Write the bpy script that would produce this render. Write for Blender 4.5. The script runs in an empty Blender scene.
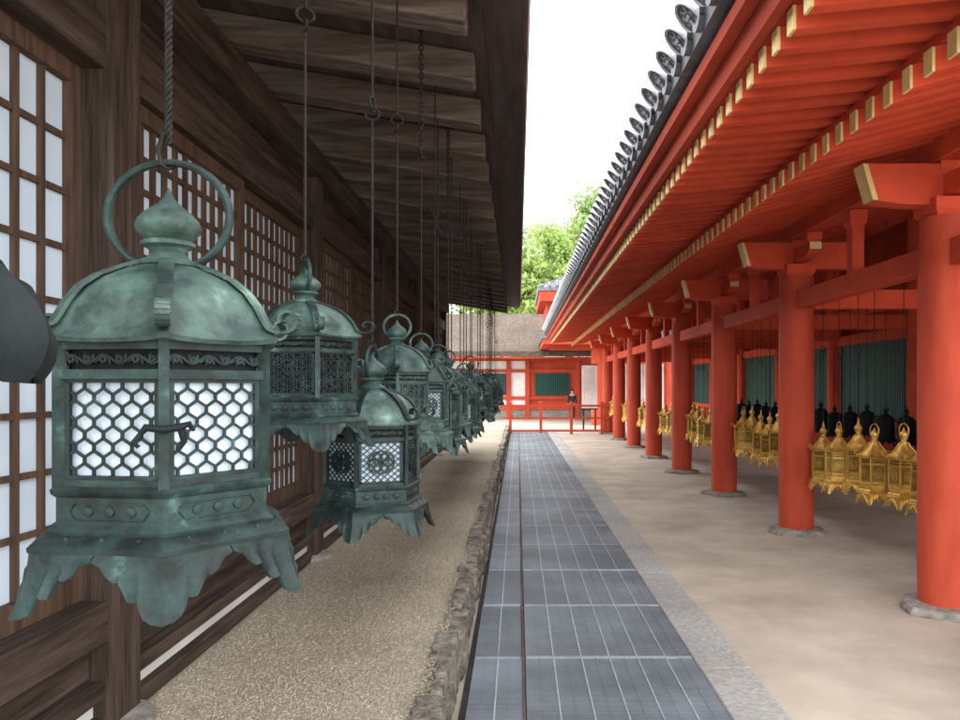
import bpy, math, random
import numpy as np
from mathutils import Vector, Matrix, noise as mn
random.seed(7)
PI=math.pi
sc=bpy.context.scene
COL=sc.collection
sc.view_settings.view_transform='Standard'
sc.view_settings.look='None'
sc.view_settings.exposure=0

# ------------------------------------------------------------------ materials
def mat(name,c1,c2=None,scale=6,stretch=(1,1,1),rough=.7,metal=0,bump=.2,bscale=None,c3=None,dist=.01,rand=0,detail=6,spec=.4,ramp=(.35,.65),transl=0,var=(.8,1.15)):
    m=bpy.data.materials.new(name); m.use_nodes=True
    nt=m.node_tree; N=nt.nodes; L=nt.links
    b=N['Principled BSDF']; b.inputs['Roughness'].default_value=rough; b.inputs['Metallic'].default_value=metal
    b.inputs['Specular IOR Level'].default_value=spec
    tc=N.new('ShaderNodeTexCoord'); mp=N.new('ShaderNodeMapping'); mp.inputs['Scale'].default_value=stretch
    L.new(tc.outputs['Object'],mp.inputs['Vector'])
    n=N.new('ShaderNodeTexNoise'); n.inputs['Scale'].default_value=scale; n.inputs['Detail'].default_value=detail; n.inputs['Roughness'].default_value=.62
    vec=mp.outputs['Vector']
    if rand:
        oi=N.new('ShaderNodeObjectInfo'); mm=N.new('ShaderNodeMath'); mm.operation='MULTIPLY'; mm.inputs[1].default_value=30
        L.new(oi.outputs['Random'],mm.inputs[0])
        va=N.new('ShaderNodeVectorMath'); va.operation='ADD'
        L.new(vec,va.inputs[0]); L.new(mm.outputs[0],va.inputs[1]); vec=va.outputs[0]
    L.new(vec,n.inputs['Vector'])
    r=N.new('ShaderNodeValToRGB'); c2=c2 or tuple(x*.7 for x in c1)
    r.color_ramp.elements[0].position=ramp[0]; r.color_ramp.elements[1].position=ramp[1]
    r.color_ramp.elements[0].color=(*c2,1); r.color_ramp.elements[1].color=(*c1,1)
    if c3:
        e=r.color_ramp.elements.new(min(.95,ramp[1]+.14)); e.color=(*c3,1)
    L.new(n.outputs['Fac'],r.inputs['Fac'])
    col=r.outputs['Color']
    n3=N.new('ShaderNodeTexNoise'); n3.inputs['Scale'].default_value=.9; n3.inputs['Detail'].default_value=3
    L.new(vec,n3.inputs['Vector'])
    hs=N.new('ShaderNodeHueSaturation'); mr=N.new('ShaderNodeMapRange')
    mr.inputs['From Min'].default_value=.3; mr.inputs['From Max'].default_value=.7
    mr.inputs['To Min'].default_value=var[0]; mr.inputs['To Max'].default_value=var[1]
    L.new(n3.outputs['Fac'],mr.inputs['Value']); L.new(mr.outputs[0],hs.inputs['Value']); L.new(col,hs.inputs['Color'])
    L.new(hs.outputs['Color'],b.inputs['Base Color'])
    rr=N.new('ShaderNodeMapRange'); rr.inputs['To Min'].default_value=max(.05,rough-.15); rr.inputs['To Max'].default_value=min(1,rough+.15)
    L.new(n.outputs['Fac'],rr.inputs['Value']); L.new(rr.outputs[0],b.inputs['Roughness'])
    if bump:
        n2=N.new('ShaderNodeTexNoise'); n2.inputs['Scale'].default_value=bscale or scale*3; n2.inputs['Detail'].default_value=5
        L.new(vec,n2.inputs['Vector'])
        bp=N.new('ShaderNodeBump'); bp.inputs['Strength'].default_value=bump; bp.inputs['Distance'].default_value=dist
        L.new(n2.outputs['Fac'],bp.inputs['Height']); L.new(bp.outputs['Normal'],b.inputs['Normal'])
    if transl:
        t=N.new('ShaderNodeBsdfTranslucent'); L.new(hs.outputs['Color'],t.inputs['Color'])
        mx=N.new('ShaderNodeMixShader'); mx.inputs[0].default_value=transl
        L.new(b.outputs[0],mx.inputs[1]); L.new(t.outputs[0],mx.inputs[2]); L.new(mx.outputs[0],N['Material Output'].inputs['Surface'])
    return m
M={}
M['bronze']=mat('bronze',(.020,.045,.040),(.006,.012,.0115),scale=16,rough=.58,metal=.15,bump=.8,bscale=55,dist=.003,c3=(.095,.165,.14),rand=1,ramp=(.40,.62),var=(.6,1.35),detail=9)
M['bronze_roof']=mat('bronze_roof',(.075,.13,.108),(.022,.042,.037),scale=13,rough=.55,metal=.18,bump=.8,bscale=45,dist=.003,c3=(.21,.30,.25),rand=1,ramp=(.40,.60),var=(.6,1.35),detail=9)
M['bronze_far_lit']=mat('bronze_far_lit',(.055,.10,.088),(.018,.034,.031),scale=13,rough=.6,metal=.12,bump=.6,bscale=45,dist=.003,c3=(.17,.25,.215),rand=1,ramp=(.38,.60),var=(.6,1.35),detail=9)  # bronze copy lightened in colour to offset the shade under the eaves
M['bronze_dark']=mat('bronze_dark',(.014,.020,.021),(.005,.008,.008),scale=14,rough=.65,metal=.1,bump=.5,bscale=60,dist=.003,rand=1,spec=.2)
M['gold']=mat('gold',(.78,.49,.12),(.50,.28,.055),scale=14,rough=.42,metal=.65,bump=.4,bscale=60,dist=.002,rand=1)
M['gold_dark']=mat('gold_dark',(.16,.095,.028),(.07,.04,.012),scale=14,rough=.5,metal=.4,bump=.2)
M['paper']=mat('paper',(.72,.84,.96),(.66,.78,.90),scale=4,rough=.9,bump=.05,transl=.15,var=(.92,1.05))
M['iron']=mat('iron',(.035,.029,.026),(.012,.011,.010),scale=40,rough=.7,metal=.2,bump=.4,c3=(.09,.045,.025),dist=.002,spec=.2)
WV=(.092,.063,.047);WV2=(.030,.020,.015);W3=(.15,.112,.086)
M['wood_v']=mat('wood_v',WV,WV2,scale=3,stretch=(9,9,.7),rough=.8,bump=.8,bscale=9,dist=.008,c3=W3,rand=1,spec=.2)
M['wood_h']=mat('wood_h',WV,WV2,scale=3,stretch=(9,.7,9),rough=.8,bump=.7,bscale=9,dist=.008,c3=W3,rand=1,spec=.2)
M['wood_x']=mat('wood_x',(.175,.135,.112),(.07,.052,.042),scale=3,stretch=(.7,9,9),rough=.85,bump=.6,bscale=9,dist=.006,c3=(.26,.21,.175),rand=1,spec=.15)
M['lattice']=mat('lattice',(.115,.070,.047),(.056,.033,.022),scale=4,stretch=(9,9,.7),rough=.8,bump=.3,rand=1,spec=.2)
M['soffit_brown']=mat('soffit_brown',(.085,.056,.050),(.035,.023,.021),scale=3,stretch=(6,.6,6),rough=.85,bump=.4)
M['bark_edge']=mat('bark_edge',(.15,.085,.078),(.07,.04,.037),scale=8,stretch=(1,.5,12),rough=.9,bump=.6)
M['bark']=mat('bark',(.145,.108,.08),(.06,.045,.034),scale=9,rough=.95,bump=.8,bscale=30,dist=.03)
M['red']=mat('red',(.68,.098,.045),(.55,.070,.034),scale=5,rough=.75,bump=.15,bscale=30,dist=.003,ramp=(.3,.7),rand=1,spec=.15)  # same vermilion as the columns, brightened to offset weak light under the eaves
M['red_col']=mat('red_col',(.56,.085,.042),(.44,.056,.028),scale=4,stretch=(3,3,.6),rough=.7,bump=.3,bscale=20,dist=.004,ramp=(.3,.7),rand=1,c3=(.58,.135,.08),spec=.2)  # column copy of the vermilion, darkened against overexposure in open light
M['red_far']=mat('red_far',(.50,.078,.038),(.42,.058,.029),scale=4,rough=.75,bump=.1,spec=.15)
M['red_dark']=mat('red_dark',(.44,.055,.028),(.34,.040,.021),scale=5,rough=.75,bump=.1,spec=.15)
M['yellow']=mat('yellow',(.80,.62,.28),(.68,.50,.19),scale=9,rough=.6,bump=.1,rand=1)
M['tile']=mat('tile',(.17,.18,.20),(.075,.08,.09),scale=9,rough=.55,bump=.3,rand=1)
M['tile_light']=mat('tile_light',(.74,.76,.80),(.52,.535,.565),scale=30,rough=.8,bump=.3,rand=1)
M['green']=mat('green',(.022,.12,.09),(.015,.082,.064),scale=8,rough=.6,bump=.1)
M['green_dark']=mat('green_dark',(.009,.05,.038),(.006,.032,.025),scale=8,rough=.7,bump=.1)
M['white']=mat('white',(.78,.77,.74),(.68,.66,.62),scale=3,rough=.85,bump=.05)
M['stone']=mat('stone',(.33,.30,.26),(.16,.145,.125),scale=14,rough=.9,bump=.8,bscale=30,dist=.01,rand=1)
M['stone_edge']=mat('stone_edge',(.34,.31,.25),(.10,.09,.07),scale=12,rough=.95,bump=1,bscale=34,dist=.03,c3=(.45,.41,.34),spec=.15,detail=9)
M['kerb']=mat('kerb',(.42,.41,.39),(.28,.27,.255),scale=40,rough=.9,bump=.4,bscale=90,dist=.004,spec=.15)
M['steel']=mat('steel',(.205,.235,.265),(.115,.133,.152),scale=2.2,rough=.55,metal=.25,bump=.15,rand=1,var=(.65,1.25),detail=10)
M['steel_edge']=mat('steel_edge',(.44,.48,.52),(.28,.31,.34),scale=8,rough=.55,metal=.25,bump=.1,rand=1)
M['rust']=mat('rust',(.17,.10,.068),(.085,.052,.036),scale=14,rough=.85,bump=.3,c3=(.22,.17,.14))
M['drain_shade']=mat('drain_shade',(.05,.048,.045),(.02,.02,.019),scale=10,rough=.9,bump=.3)  # dark colour painting the shade below the drain grates
M['earth']=mat('earth',(.50,.435,.36),(.39,.335,.27),scale=1.6,rough=.95,bump=.6,bscale=60,dist=.006,detail=12,spec=.1,c3=(.55,.49,.415))
M['gravel']=mat('gravel',(.50,.43,.33),(.30,.25,.185),scale=105,rough=.95,bump=1,bscale=105,dist=.012,detail=3,spec=.1)
M['pebble']=mat('pebble',(.54,.47,.365),(.31,.26,.195),scale=55,rough=.9,bump=0,detail=1,c3=(.66,.60,.50),spec=.1)
M['trunk']=mat('trunk',(.1,.075,.05),(.05,.035,.025),scale=4,stretch=(4,4,1),rough=.95,bump=.6)
M['leaf_haze1']=mat('leaf_haze1',(.40,.51,.17),(.25,.36,.09),scale=.7,rough=.7,bump=0,transl=.45,c3=(.50,.60,.26))  # greens lightened so the colour itself carries distance haze
M['leaf_haze2']=mat('leaf_haze2',(.33,.44,.18),(.21,.31,.10),scale=.7,rough=.7,bump=0,transl=.45,c3=(.44,.54,.27))  # second leaf green, with the haze mixed into its colour too
M['skin']=mat('skin',(.55,.35,.25),(.5,.3,.2),scale=9,rough=.6,bump=0)
M['cloth_dark']=mat('cloth_dark',(.03,.03,.04),(.015,.015,.02),scale=12,rough=.9,bump=.2)
M['hair']=mat('hair',(.02,.015,.012),(.01,.008,.006),scale=40,rough=.5,bump=.2)
M['ink']=mat('ink',(.32,.32,.34),(.25,.25,.27),scale=5,rough=.8,bump=0)

# ------------------------------------------------------------------ mesh builder
class MB:
    def __init__(s): s.v=[];s.f=[];s.m=[]
    def add(s,vs,fs,mi=0):
        o=len(s.v); s.v+= [tuple(v) for v in vs]
        for f in fs: s.f.append(tuple(i+o for i in f)); s.m.append(mi)
    def box(s,a,b,mi=0):
        x0,y0,z0=a;x1,y1,z1=b
        if x0>x1:x0,x1=x1,x0
        if y0>y1:y0,y1=y1,y0
        if z0>z1:z0,z1=z1,z0
        s.add([(x0,y0,z0),(x1,y0,z0),(x1,y1,z0),(x0,y1,z0),(x0,y0,z1),(x1,y0,z1),(x1,y1,z1),(x0,y1,z1)],
              [(0,3,2,1),(4,5,6,7),(0,1,5,4),(1,2,6,5),(2,3,7,6),(3,0,4,7)],mi)
    def bar(s,p,q,w,h,up=(0,0,1),mi=0):
        p=Vector(p);q=Vector(q);d=(q-p)
        if d.length<1e-7:return
        d.normalize();u=Vector(up);sd=d.cross(u)
        if sd.length<1e-5: sd=d.cross(Vector((1,0,0)))
        sd.normalize();u=sd.cross(d)
        a=sd*w/2;b=u*h/2
        s.add([p-a-b,p+a-b,p+a+b,p-a+b,q-a-b,q+a-b,q+a+b,q-a+b],
              [(0,1,2,3),(4,7,6,5),(0,4,5,1),(1,5,6,2),(2,6,7,3),(3,7,4,0)],mi)
    def tube(s,pts,r,n=8,closed=False,mi=0,caps=True):
        P=[Vector(p) for p in pts];k=len(P)
        rs=r if isinstance(r,(list,tuple)) else [r]*k
        ref=None;rings=[]
        for i in range(k):
            if closed: d=P[(i+1)%k]-P[i-1]
            else: d=P[min(i+1,k-1)]-P[max(i-1,0)]
            d.normalize()
            if ref is None:
                ref=d.orthogonal().normalized()
            ref=(ref-d*ref.dot(d)).normalized(); bn=d.cross(ref)
            rings.append([P[i]+(ref*math.cos(2*PI*j/n)+bn*math.sin(2*PI*j/n))*rs[i] for j in range(n)])
        vs=[v for R in rings for v in R];fs=[]
        for i in range(k if closed else k-1):
            a=i*n;b=((i+1)%k)*n
            for j in range(n): fs.append((a+j,a+(j+1)%n,b+(j+1)%n,b+j))
        if not closed and caps:
            fs.append(tuple(range(n-1,-1,-1)));fs.append(tuple((k-1)*n+j for j in range(n)))
        s.add(vs,fs,mi)
    def torus(s,c,R,r,ax='y',n=28,m=8,sx=1,mi=0):
        pts=[]
        for i in range(n):
            a=2*PI*i/n;u=R*math.cos(a)*sx;w=R*math.sin(a)
            if ax=='y':pts.append((c[0]+u,c[1],c[2]+w))
            elif ax=='x':pts.append((c[0],c[1]+u,c[2]+w))
            else:pts.append((c[0]+u,c[1]+w,c[2]))
        s.tube(pts,r,m,True,mi)
    def lathe(s,prof,n=24,hexb=0,rot=0,c=(0,0,0),mi=0,cap=True):
        vs=[];fs=[]
        for it in prof:
            r,z=it[0],it[1];b=it[2] if len(it)>2 else hexb;lf=it[3] if len(it)>3 else 0
            for j in range(n):
                a=2*PI*j/n
                am=(a%(PI/3))-PI/6
                hr=math.cos(PI/6)/math.cos(am)
                rr=r*(b*hr+(1-b))
                cn=(abs(am)/(PI/6))**3
                vs.append((c[0]+rr*math.cos(a+rot),c[1]+rr*math.sin(a+rot),c[2]+z+lf*cn))
        k=len(prof)
        for i in range(k-1):
            for j in range(n):
                fs.append((i*n+j,i*n+(j+1)%n,(i+1)*n+(j+1)%n,(i+1)*n+j))
        if cap:
            fs.append(tuple(range(n-1,-1,-1)));fs.append(tuple((k-1)*n+j for j in range(n)))
        s.add(vs,fs,mi)
    def prism_y(s,poly,y0,y1,mi=0):
        k=len(poly)
        vs=[(x,y0,z) for x,z in poly]+[(x,y1,z) for x,z in poly]
        fs=[tuple(range(k)),tuple(range(2*k-1,k-1,-1))]
        for i in range(k): fs.append((i,i+k,(i+1)%k+k,(i+1)%k))
        s.add(vs,fs,mi)
    def mesh(s,name,mats,off=(0,0,0),smooth=True):
        me=bpy.data.meshes.new(name)
        o=off
        me.from_pydata([(v[0]-o[0],v[1]-o[1],v[2]-o[2]) for v in s.v],[],s.f)
        if not isinstance(mats,(list,tuple)): mats=[mats]
        for m in mats: me.materials.append(m)
        me.polygons.foreach_set('material_index',s.m)
        if smooth:
            me.polygons.foreach_set('use_smooth',[True]*len(me.polygons))
            me.set_sharp_from_angle(angle=.6)
        me.update()
        return me
def link(name,me,parent=None,loc=(0,0,0),rot=(0,0,0),bev=0):
    o=bpy.data.objects.new(name,me);COL.objects.link(o)
    o.location=loc;o.rotation_euler=rot
    if parent:o.parent=parent
    if bev:
        b=o.modifiers.new('bevel','BEVEL');b.width=bev;b.segments=2;b.limit_method='ANGLE'
    return o
def part(mb,name,mats,parent,bev=0):
    off=(0,0,0);p=parent
    while p: off=tuple(off[i]+p.location[i] for i in range(3));p=p.parent
    return link(name,mb.mesh(name,mats,off),parent,bev=bev)
def rep(me,name,parent,wloc,rotz=0,bev=0):
    l=parent.location
    return link(name,me,parent,(wloc[0]-l[0],wloc[1]-l[1],wloc[2]-l[2]),(0,0,rotz),bev)
def thing(name,label,cat,loc=(0,0,0),group=None):
    o=bpy.data.objects.new(name,None);COL.objects.link(o);o.location=loc;o.empty_display_size=.1
    o['label']=label;o['category']=cat
    if group:o['group']=group
    return o
def tag(o,label,cat,group=None):
    o['label']=label;o['category']=cat
    if group:o['group']=group
def struct(mb,name,mats,kind='structure'):
    o=link(name,mb.mesh(name,mats));o['kind']=kind;return o

# ------------------------------------------------------------------ lanterns
HX=PI/3
def honey(mb,x,w,z0,z1,mi=0):
    p=.0245;q=.0180;a=.0048;nj=int((z1-z0)/q);q=(z1-z0)/nj;ni=int(w/(p/2));ni-=ni%2;st=w/ni
    for j in range(nj+1):
        for i in range(ni):
            za=z0+j*q+(a if (i+j)%2 else -a);zb=z0+j*q+(a if (i+1+j)%2 else -a)
            za=min(max(za,z0),z1);zb=min(max(zb,z0),z1)
            mb.bar((x,-w/2+i*st,za),(x,-w/2+(i+1)*st,zb),.0035,.0038,(1,0,0),mi)
        if j<nj:
            for i in range(ni+1):
                if (i+j)%2==1:
                    mb.bar((x,-w/2+i*st,z0+j*q+a),(x,-w/2+i*st,z0+(j+1)*q-a),.0035,.0038,(1,0,0),mi)
def ring2(mb,x,y,z,r,w=.003,n=12,a0=0,a1=2*PI,sz=1,mi=0):
    for i in range(n):
        t=a0+(a1-a0)*i/n;u=a0+(a1-a0)*(i+1)/n
        mb.bar((x,y+r*math.cos(t),z+r*sz*math.sin(t)),(x,y+r*math.cos(u),z+r*sz*math.sin(u)),.0035,w,(1,0,0),mi)
def flower(mb,x,w,z0,z1,mi=0,bw=.0032):
    zc=(z0+z1)/2;R=min(w,z1-z0)*.30
    n=9
    for i in range(-n,n+1):
        for sg in(-1,1):
            ya=-w/2;yb=w/2
            c=i*.021
            za=zc+sg*(ya)+c;zb=zc+sg*(yb)+c
            t0,t1=0,1
            dz=zb-za
            if abs(dz)>1e-6:
                ta=(z0-za)/dz;tb=(z1-za)/dz
                if ta>tb:ta,tb=tb,ta
                t0=max(t0,ta);t1=min(t1,tb)
            if t1-t0<.03: continue
            mb.bar((x,ya+(yb-ya)*t0,za+dz*t0),(x,ya+(yb-ya)*t1,za+dz*t1),.003,bw,(1,0,0),mi)
    ring2(mb,x+.003,0,zc,R,.007,24,mi=mi)
    for k in range(6):
        a=k*HX
        ring2(mb,x+.003,R*.52*math.cos(a),zc+R*.52*math.sin(a),R*.34,.007,10,mi=mi)
    ring2(mb,x+.004,0,zc,R*.16,.01,8,mi=mi)
def arabesque(mb,x,w,z0,z1,mi=0,cell=.026):
    ny=max(2,round(w/cell));nz=max(1,round((z1-z0)/cell));cy=w/ny;cz=(z1-z0)/nz
    rr=random.Random(3)
    for i in range(ny):
        for j in range(nz):
            y=-w/2+(i+.5)*cy;z=z0+(j+.5)*cz
            a=rr.random()*6.28
            ring2(mb,x,y,z,cy*.40,.0045,10,a,a+5.0,mi=mi,sz=cz/cy)
            ring2(mb,x,y+cy*.1,z,cy*.15,.005,6,mi=mi)
            mb.bar((x,y-cy*.5,z-cz*.5),(x,y-cy*.22,z-cz*.22),.0035,.004,(1,0,0),mi)
            mb.bar((x,y+cy*.5,z+cz*.5),(x,y+cy*.22,z+cz*.22),.0035,.004,(1,0,0),mi)
            mb.bar((x,y+cy*.5,z-cz*.5),(x,y+cy*.25,z-cz*.25),.0035,.004,(1,0,0),mi)
            mb.bar((x,y-cy*.5,z+cz*.5),(x,y-cy*.25,z+cz*.25),.0035,.004,(1,0,0),mi)
def foliage_frieze(mb,x,w,z0,z1,mi=0):
    zc=(z0+z1)/2;h=(z1-z0)/2;n=28;pr=None
    for i in range(n+1):
        y=-w/2+w*i/n;z=zc+h*.45*math.sin(i/n*PI*6)
        if pr: mb.bar((x,pr[0],pr[1]),(x,y,z),.003,.003,(1,0,0),mi)
        pr=(y,z)
    for i in range(12):
        y=-w/2+w*(i+.5)/12;z=zc+h*.45*math.sin((i+.5)/12*PI*6);sg=-1 if math.sin((i+.5)/12*PI*6)>0 else 1
        for a in(.5,1.3,2.3):
            dy=math.cos(a)*h*.75;dz=sg*math.sin(a)*h*.95
            ey=y+dy;ez=min(max(z+dz,z0),z1)
            mb.add([(x+.001,y,z),(x+.001,(y+ey)/2-.0025,(z+ez)/2+.002),(x+.001,ey,ez),(x+.001,(y+ey)/2+.0025,(z+ez)/2-.002)],[(0,1,2,3)],mi)
    for i in range(6):
        y=-w/2+w*(i+.5)/6;ring2(mb,x+.001,y,zc,h*.28,.003,8,mi=mi)
DROP=[(0,.098),(.14,.097),(.25,.091),(.31,.078),(.34,.066),(.39,.069),(.47,.068),(.55,.052),(.60,.041),(.67,.043),(.77,.036),(.87,.022),(1,.016)]
def drop(u):
    for i in range(len(DROP)-1):
        if u<=DROP[i+1][0]:
            t=(u-DROP[i][0])/(DROP[i+1][0]-DROP[i][0]);return DROP[i][1]*(1-t)+DROP[i+1][1]*t
    return DROP[-1][1]
def leg_mesh(m,curl=.13,bend=0):
    mb=MB();r=.184
    us=[-d[0] for d in reversed(DROP)][:-1]+[d[0] for d in DROP]
    us=[u*.99 for u in us]
    V=8;nv=V+1;vs=[]
    for lay in range(2):
        for u in us:
            t=abs(u)*.5;sg=1 if u>=0 else -1
            px=r-t*.5*r;py=sg*t*.866*r
            for k in range(nv):
                v=k/V;f=1+curl*v**1.9*(1-.55*abs(u))-(lay*.022)
                if bend:   # petal: bulges out, then tucks back in at the tip
                    f=1+curl*math.sin(v*2.5)*(1-.5*abs(u))-(lay*.022)
                vs.append((px*f,py*f,.121-drop(abs(u)/.99)*v))
    n=len(us);fs=[]
    for lay in range(2):
        o=lay*n*nv
        for i in range(n-1):
            for k in range(V):
                q=(o+i*nv+k,o+i*nv+k+1,o+(i+1)*nv+k+1,o+(i+1)*nv+k)
                fs.append(q if lay==0 else q[::-1])
    o=n*nv
    for i in range(n-1):
        a=i*nv+V;b=(i+1)*nv+V;fs.append((a,a+o,b+o,b))
    for k in range(V):
        fs.append((k,k+o,k+1+o,k+1));b=(n-1)*nv;fs.append((b+k,b+k+1,b+k+1+o,b+k+o))
    mb.add(vs,fs)
    return mb.mesh('leg',m)
def zs(z): return .42+(z-.42)*1.13 if z>.4205 else z
ROOFP=[(.150,.4205,1,0),(.167,.4195,1,.006),(.170,.425,.97,.009),(.163,.432,.95,.008),(.154,.441,.9,.005),(.147,.455,.85,.003),(.137,.474,.8,0),(.121,.495,.72,0),(.097,.514,.6,0),(.067,.529,.35,0),(.04,.538,0,0)]
ROOFP=[(r,zs(z),b,l) for r,z,b,l in ROOFP]
FIN=[(.030,.534),(.044,.538),(.045,.545),(.030,.553),(.024,.563),(.028,.571),(.037,.576),(.038,.582),(.030,.587),(.037,.594),(.044,.603),(.0455,.613),(.042,.624),(.034,.636),(.024,.646),(.015,.655),(.009,.664),(.005,.674),(.001,.684)]
FIN=[(r,.550+(z-.534)*.90) for r,z in FIN]
def make_lantern(name,style,far=False):
    root=thing(name,'','lantern')
    if style=='gold': mm,mr=M['gold'],M['gold']
    elif style=='dark': mm,mr=M['bronze_dark'],M['bronze_dark']
    elif far: mm,mr=M['bronze_far_lit'],M['bronze_far_lit']
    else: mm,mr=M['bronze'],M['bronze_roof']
    b=MB();b.lathe([(.10,.128),(.160,.136),(.178,.128),(.187,.121),(.186,.114),(.10,.118)],24,1)
    for k in range(6):
        a0=k*HX
        for t in(.2,.5,.8):
            p=Vector((math.cos(a0),math.sin(a0),0)).lerp(Vector((math.cos(a0+HX),math.sin(a0+HX),0)),t)*.169
            b.tube([(p.x,p.y,.130),(p.x,p.y,.1345),(p.x,p.y,.136)],[.004,.0035,.001],6)
    link('base_plate',b.mesh('base_plate',mr if far or style=='gold' else mm),root)
    lm=leg_mesh(mm if not far else mr,.22 if style=='dark' else .13,style=='dark')
    for k in range(6): link('leg',lm,root,(0,0,0),(0,0,k*HX))
    b=MB();b.lathe([(.13,.130),(.161,.134),(.163,.141),(.157,.146),(.152,.150),(.152,.190),(.158,.195),(.160,.202),(.154,.206),(.12,.206)],24,1)
    ap=.152*math.cos(PI/6)
    for k in range(6):
        a=k*HX+PI/6;ca,sa=math.cos(a),math.sin(a)
        if style=='honey':
            def pt(y,z,o=.0015): return (( ap+o)*ca-y*sa,(ap+o)*sa+y*ca,z)
            L_=[(-.056,.170),(-.048,.182),(.048,.182),(.056,.170),(.048,.158),(-.048,.158)]
            b.tube([pt(*q) for q in L_],.0011,5,True)
            for yy in(-.03,0,.03):
                b.tube([pt(yy,.170,0),pt(yy,.170,.0025),pt(yy,.170,.0035)],[.0085,.0075,.004],8)
        else:
            for y in(-.045,-.015,.015,.045):
                c=Vector((ap*ca-y*sa,ap*sa+y*ca,.170));d=Vector((ca,sa,0))
                b.tube([c,c+d*.003,c+d*.005],[.0105,.009,.004],8)
    link('lower_band',b.mesh('lower_band',mm),root)
    b=MB()
    for k in range(6):
        a=k*HX;b.bar((.148*math.cos(a),.148*math.sin(a),.200),(.148*math.cos(a),.148*math.sin(a),.424),.013,.013,(math.cos(a),math.sin(a),0))
    for z0,z1,r in((.2055,.216,.150),(.366,.380,.154),(.410,.4205,.152)):
        b.lathe([(r-.014,z0),(r,z0),(r,z1),(r-.014,z1),(r-.014,z0)],24,1,cap=False)
    link('body_frame',b.mesh('body_frame',mm),root)
    w=.134;x=.144*math.cos(PI/6)
    b=MB()
    if style=='honey': honey(b,x,w,.217,.366)
    elif style=='flower': flower(b,x,w,.217,.366)
    elif style=='gold': flower(b,x,w,.217,.366,bw=.0055)
    else: arabesque(b,x,w,.217,.366)
    for s in(-1,1): b.bar((x,s*(w/2-.003),.216),(x,s*(w/2-.003),.367),.008,.006,(1,0,0))
    b.bar((x,-w/2,.219),(x,w/2,.219),.006,.006,(1,0,0));b.bar((x,-w/2,.363),(x,w/2,.363),.006,.006,(1,0,0))
    pm=b.mesh('lattice_panel',mm)
    b=MB();foliage_frieze(b,x+.001,w+.004,.381,.410);fm=b.mesh('frieze',mm)
    for k in range(6):
        link('lattice_panel',pm,root,(0,0,0),(0,0,k*HX+PI/6))
        link('frieze_panel',fm,root,(0,0,0),(0,0,k*HX+PI/6))
    b=MB()
    rl=.137
    b.lathe([(rl,.207),(rl,.372)],24,1,cap=False)
    b.lathe([(rl-.001,.374),(rl-.001,.42)],24,1,cap=False,mi=1)
    lin={'honey':M['paper'],'flower':M['paper'],'gold':M['gold_dark'],'scroll':M['bronze_dark'],'dark':M['bronze_dark']}[style]
    link('inner_liner',b.mesh('inner_liner',[lin,M['gold_dark'] if style=='gold' else M['bronze_dark']]),root)
    b=MB()
    if style=='gold':   # flared, pointed roof with upturned corners
        b.lathe([(.150,.4205,1,0),(.186,.4195,1,.016),(.188,.425,1,.020),(.168,.433,1,.012),(.148,.447,1,.006),(.125,.466,.95,.003),(.100,.488,.9,0),(.073,.512,.8,0),(.052,.535,.5,0),(.04,.5535,0,0)],48,1)
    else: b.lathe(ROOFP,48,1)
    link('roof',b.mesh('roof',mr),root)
    b=MB()
    if style=='gold':
        path=[(.046,.556),(.060,.532),(.080,.511),(.105,.489),(.130,.467),(.153,.450),(.172,.448),(.188,.449)]
    else:
        path=[(.05,.5395),(.070,.5315),(.100,.517),(.124,.498),(.140,.476),(.150,.457),(.157,.446),(.168,.441),(.178,.440)]
        path=[(r,zs(z)) for r,z in path]
    big=style in('scroll','flower')
    R0=.025 if big else .021
    cx,cz=path[-1][0]+.006,path[-1][1]+R0
    for i in range(15):
        t=-1.6+i*.38;rr=R0*(1-i/22)
        path.append((cx+rr*math.cos(t),cz+rr*math.sin(t)))
    for i in range(len(path)-1):
        p,q=path[i],path[i+1]
        wd=.020 if i<8 else .018
        b.bar((p[0],0,p[1]),(q[0],0,q[1]),wd,.0050,(0,0,1) if abs(q[0]-p[0])>abs(q[1]-p[1]) else (1,0,0))
    sm=b.mesh('rib_scroll',mm if big else mr)
    for k in range(6): link('rib_scroll',sm,root,(0,0,0),(0,0,k*HX))
    b=MB();b.lathe(FIN,24)
    link('finial',b.mesh('finial',mr),root)
    b=MB();b.torus((0,0,.638),.090 if style=='honey' else .060,.0064,'y',44,8)
    o=link('hanging_ring',b.mesh('hanging_ring',mm),root)
    if style!='honey': o.location=(0,0,.014)
    if style=='honey':
        b=MB();R=.152
        b.tube([(R+.002,.0,.292),(R+.014,0,.292)],.006,8)
        b.tube([(R+.012,-.028,.285),(R+.016,-.02,.296),(R+.018,0,.293),(R+.016,.02,.296),(R+.014,.03,.300),(R+.014,.036,.29)],[.003,.006,.006,.006,.005,.002],8)
        b.tube([(R+.014,.02,.295),(R+.016,.024,.275),(R+.014,.018,.262)],[.005,.004,.002],8)
        b.tube([(R+.014,-.026,.286),(R+.014,-.034,.275),(R+.014,-.028,.268)],[.004,.004,.003],8)
        link('latch',b.mesh('latch',M['bronze_dark']),root)
    return root
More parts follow.
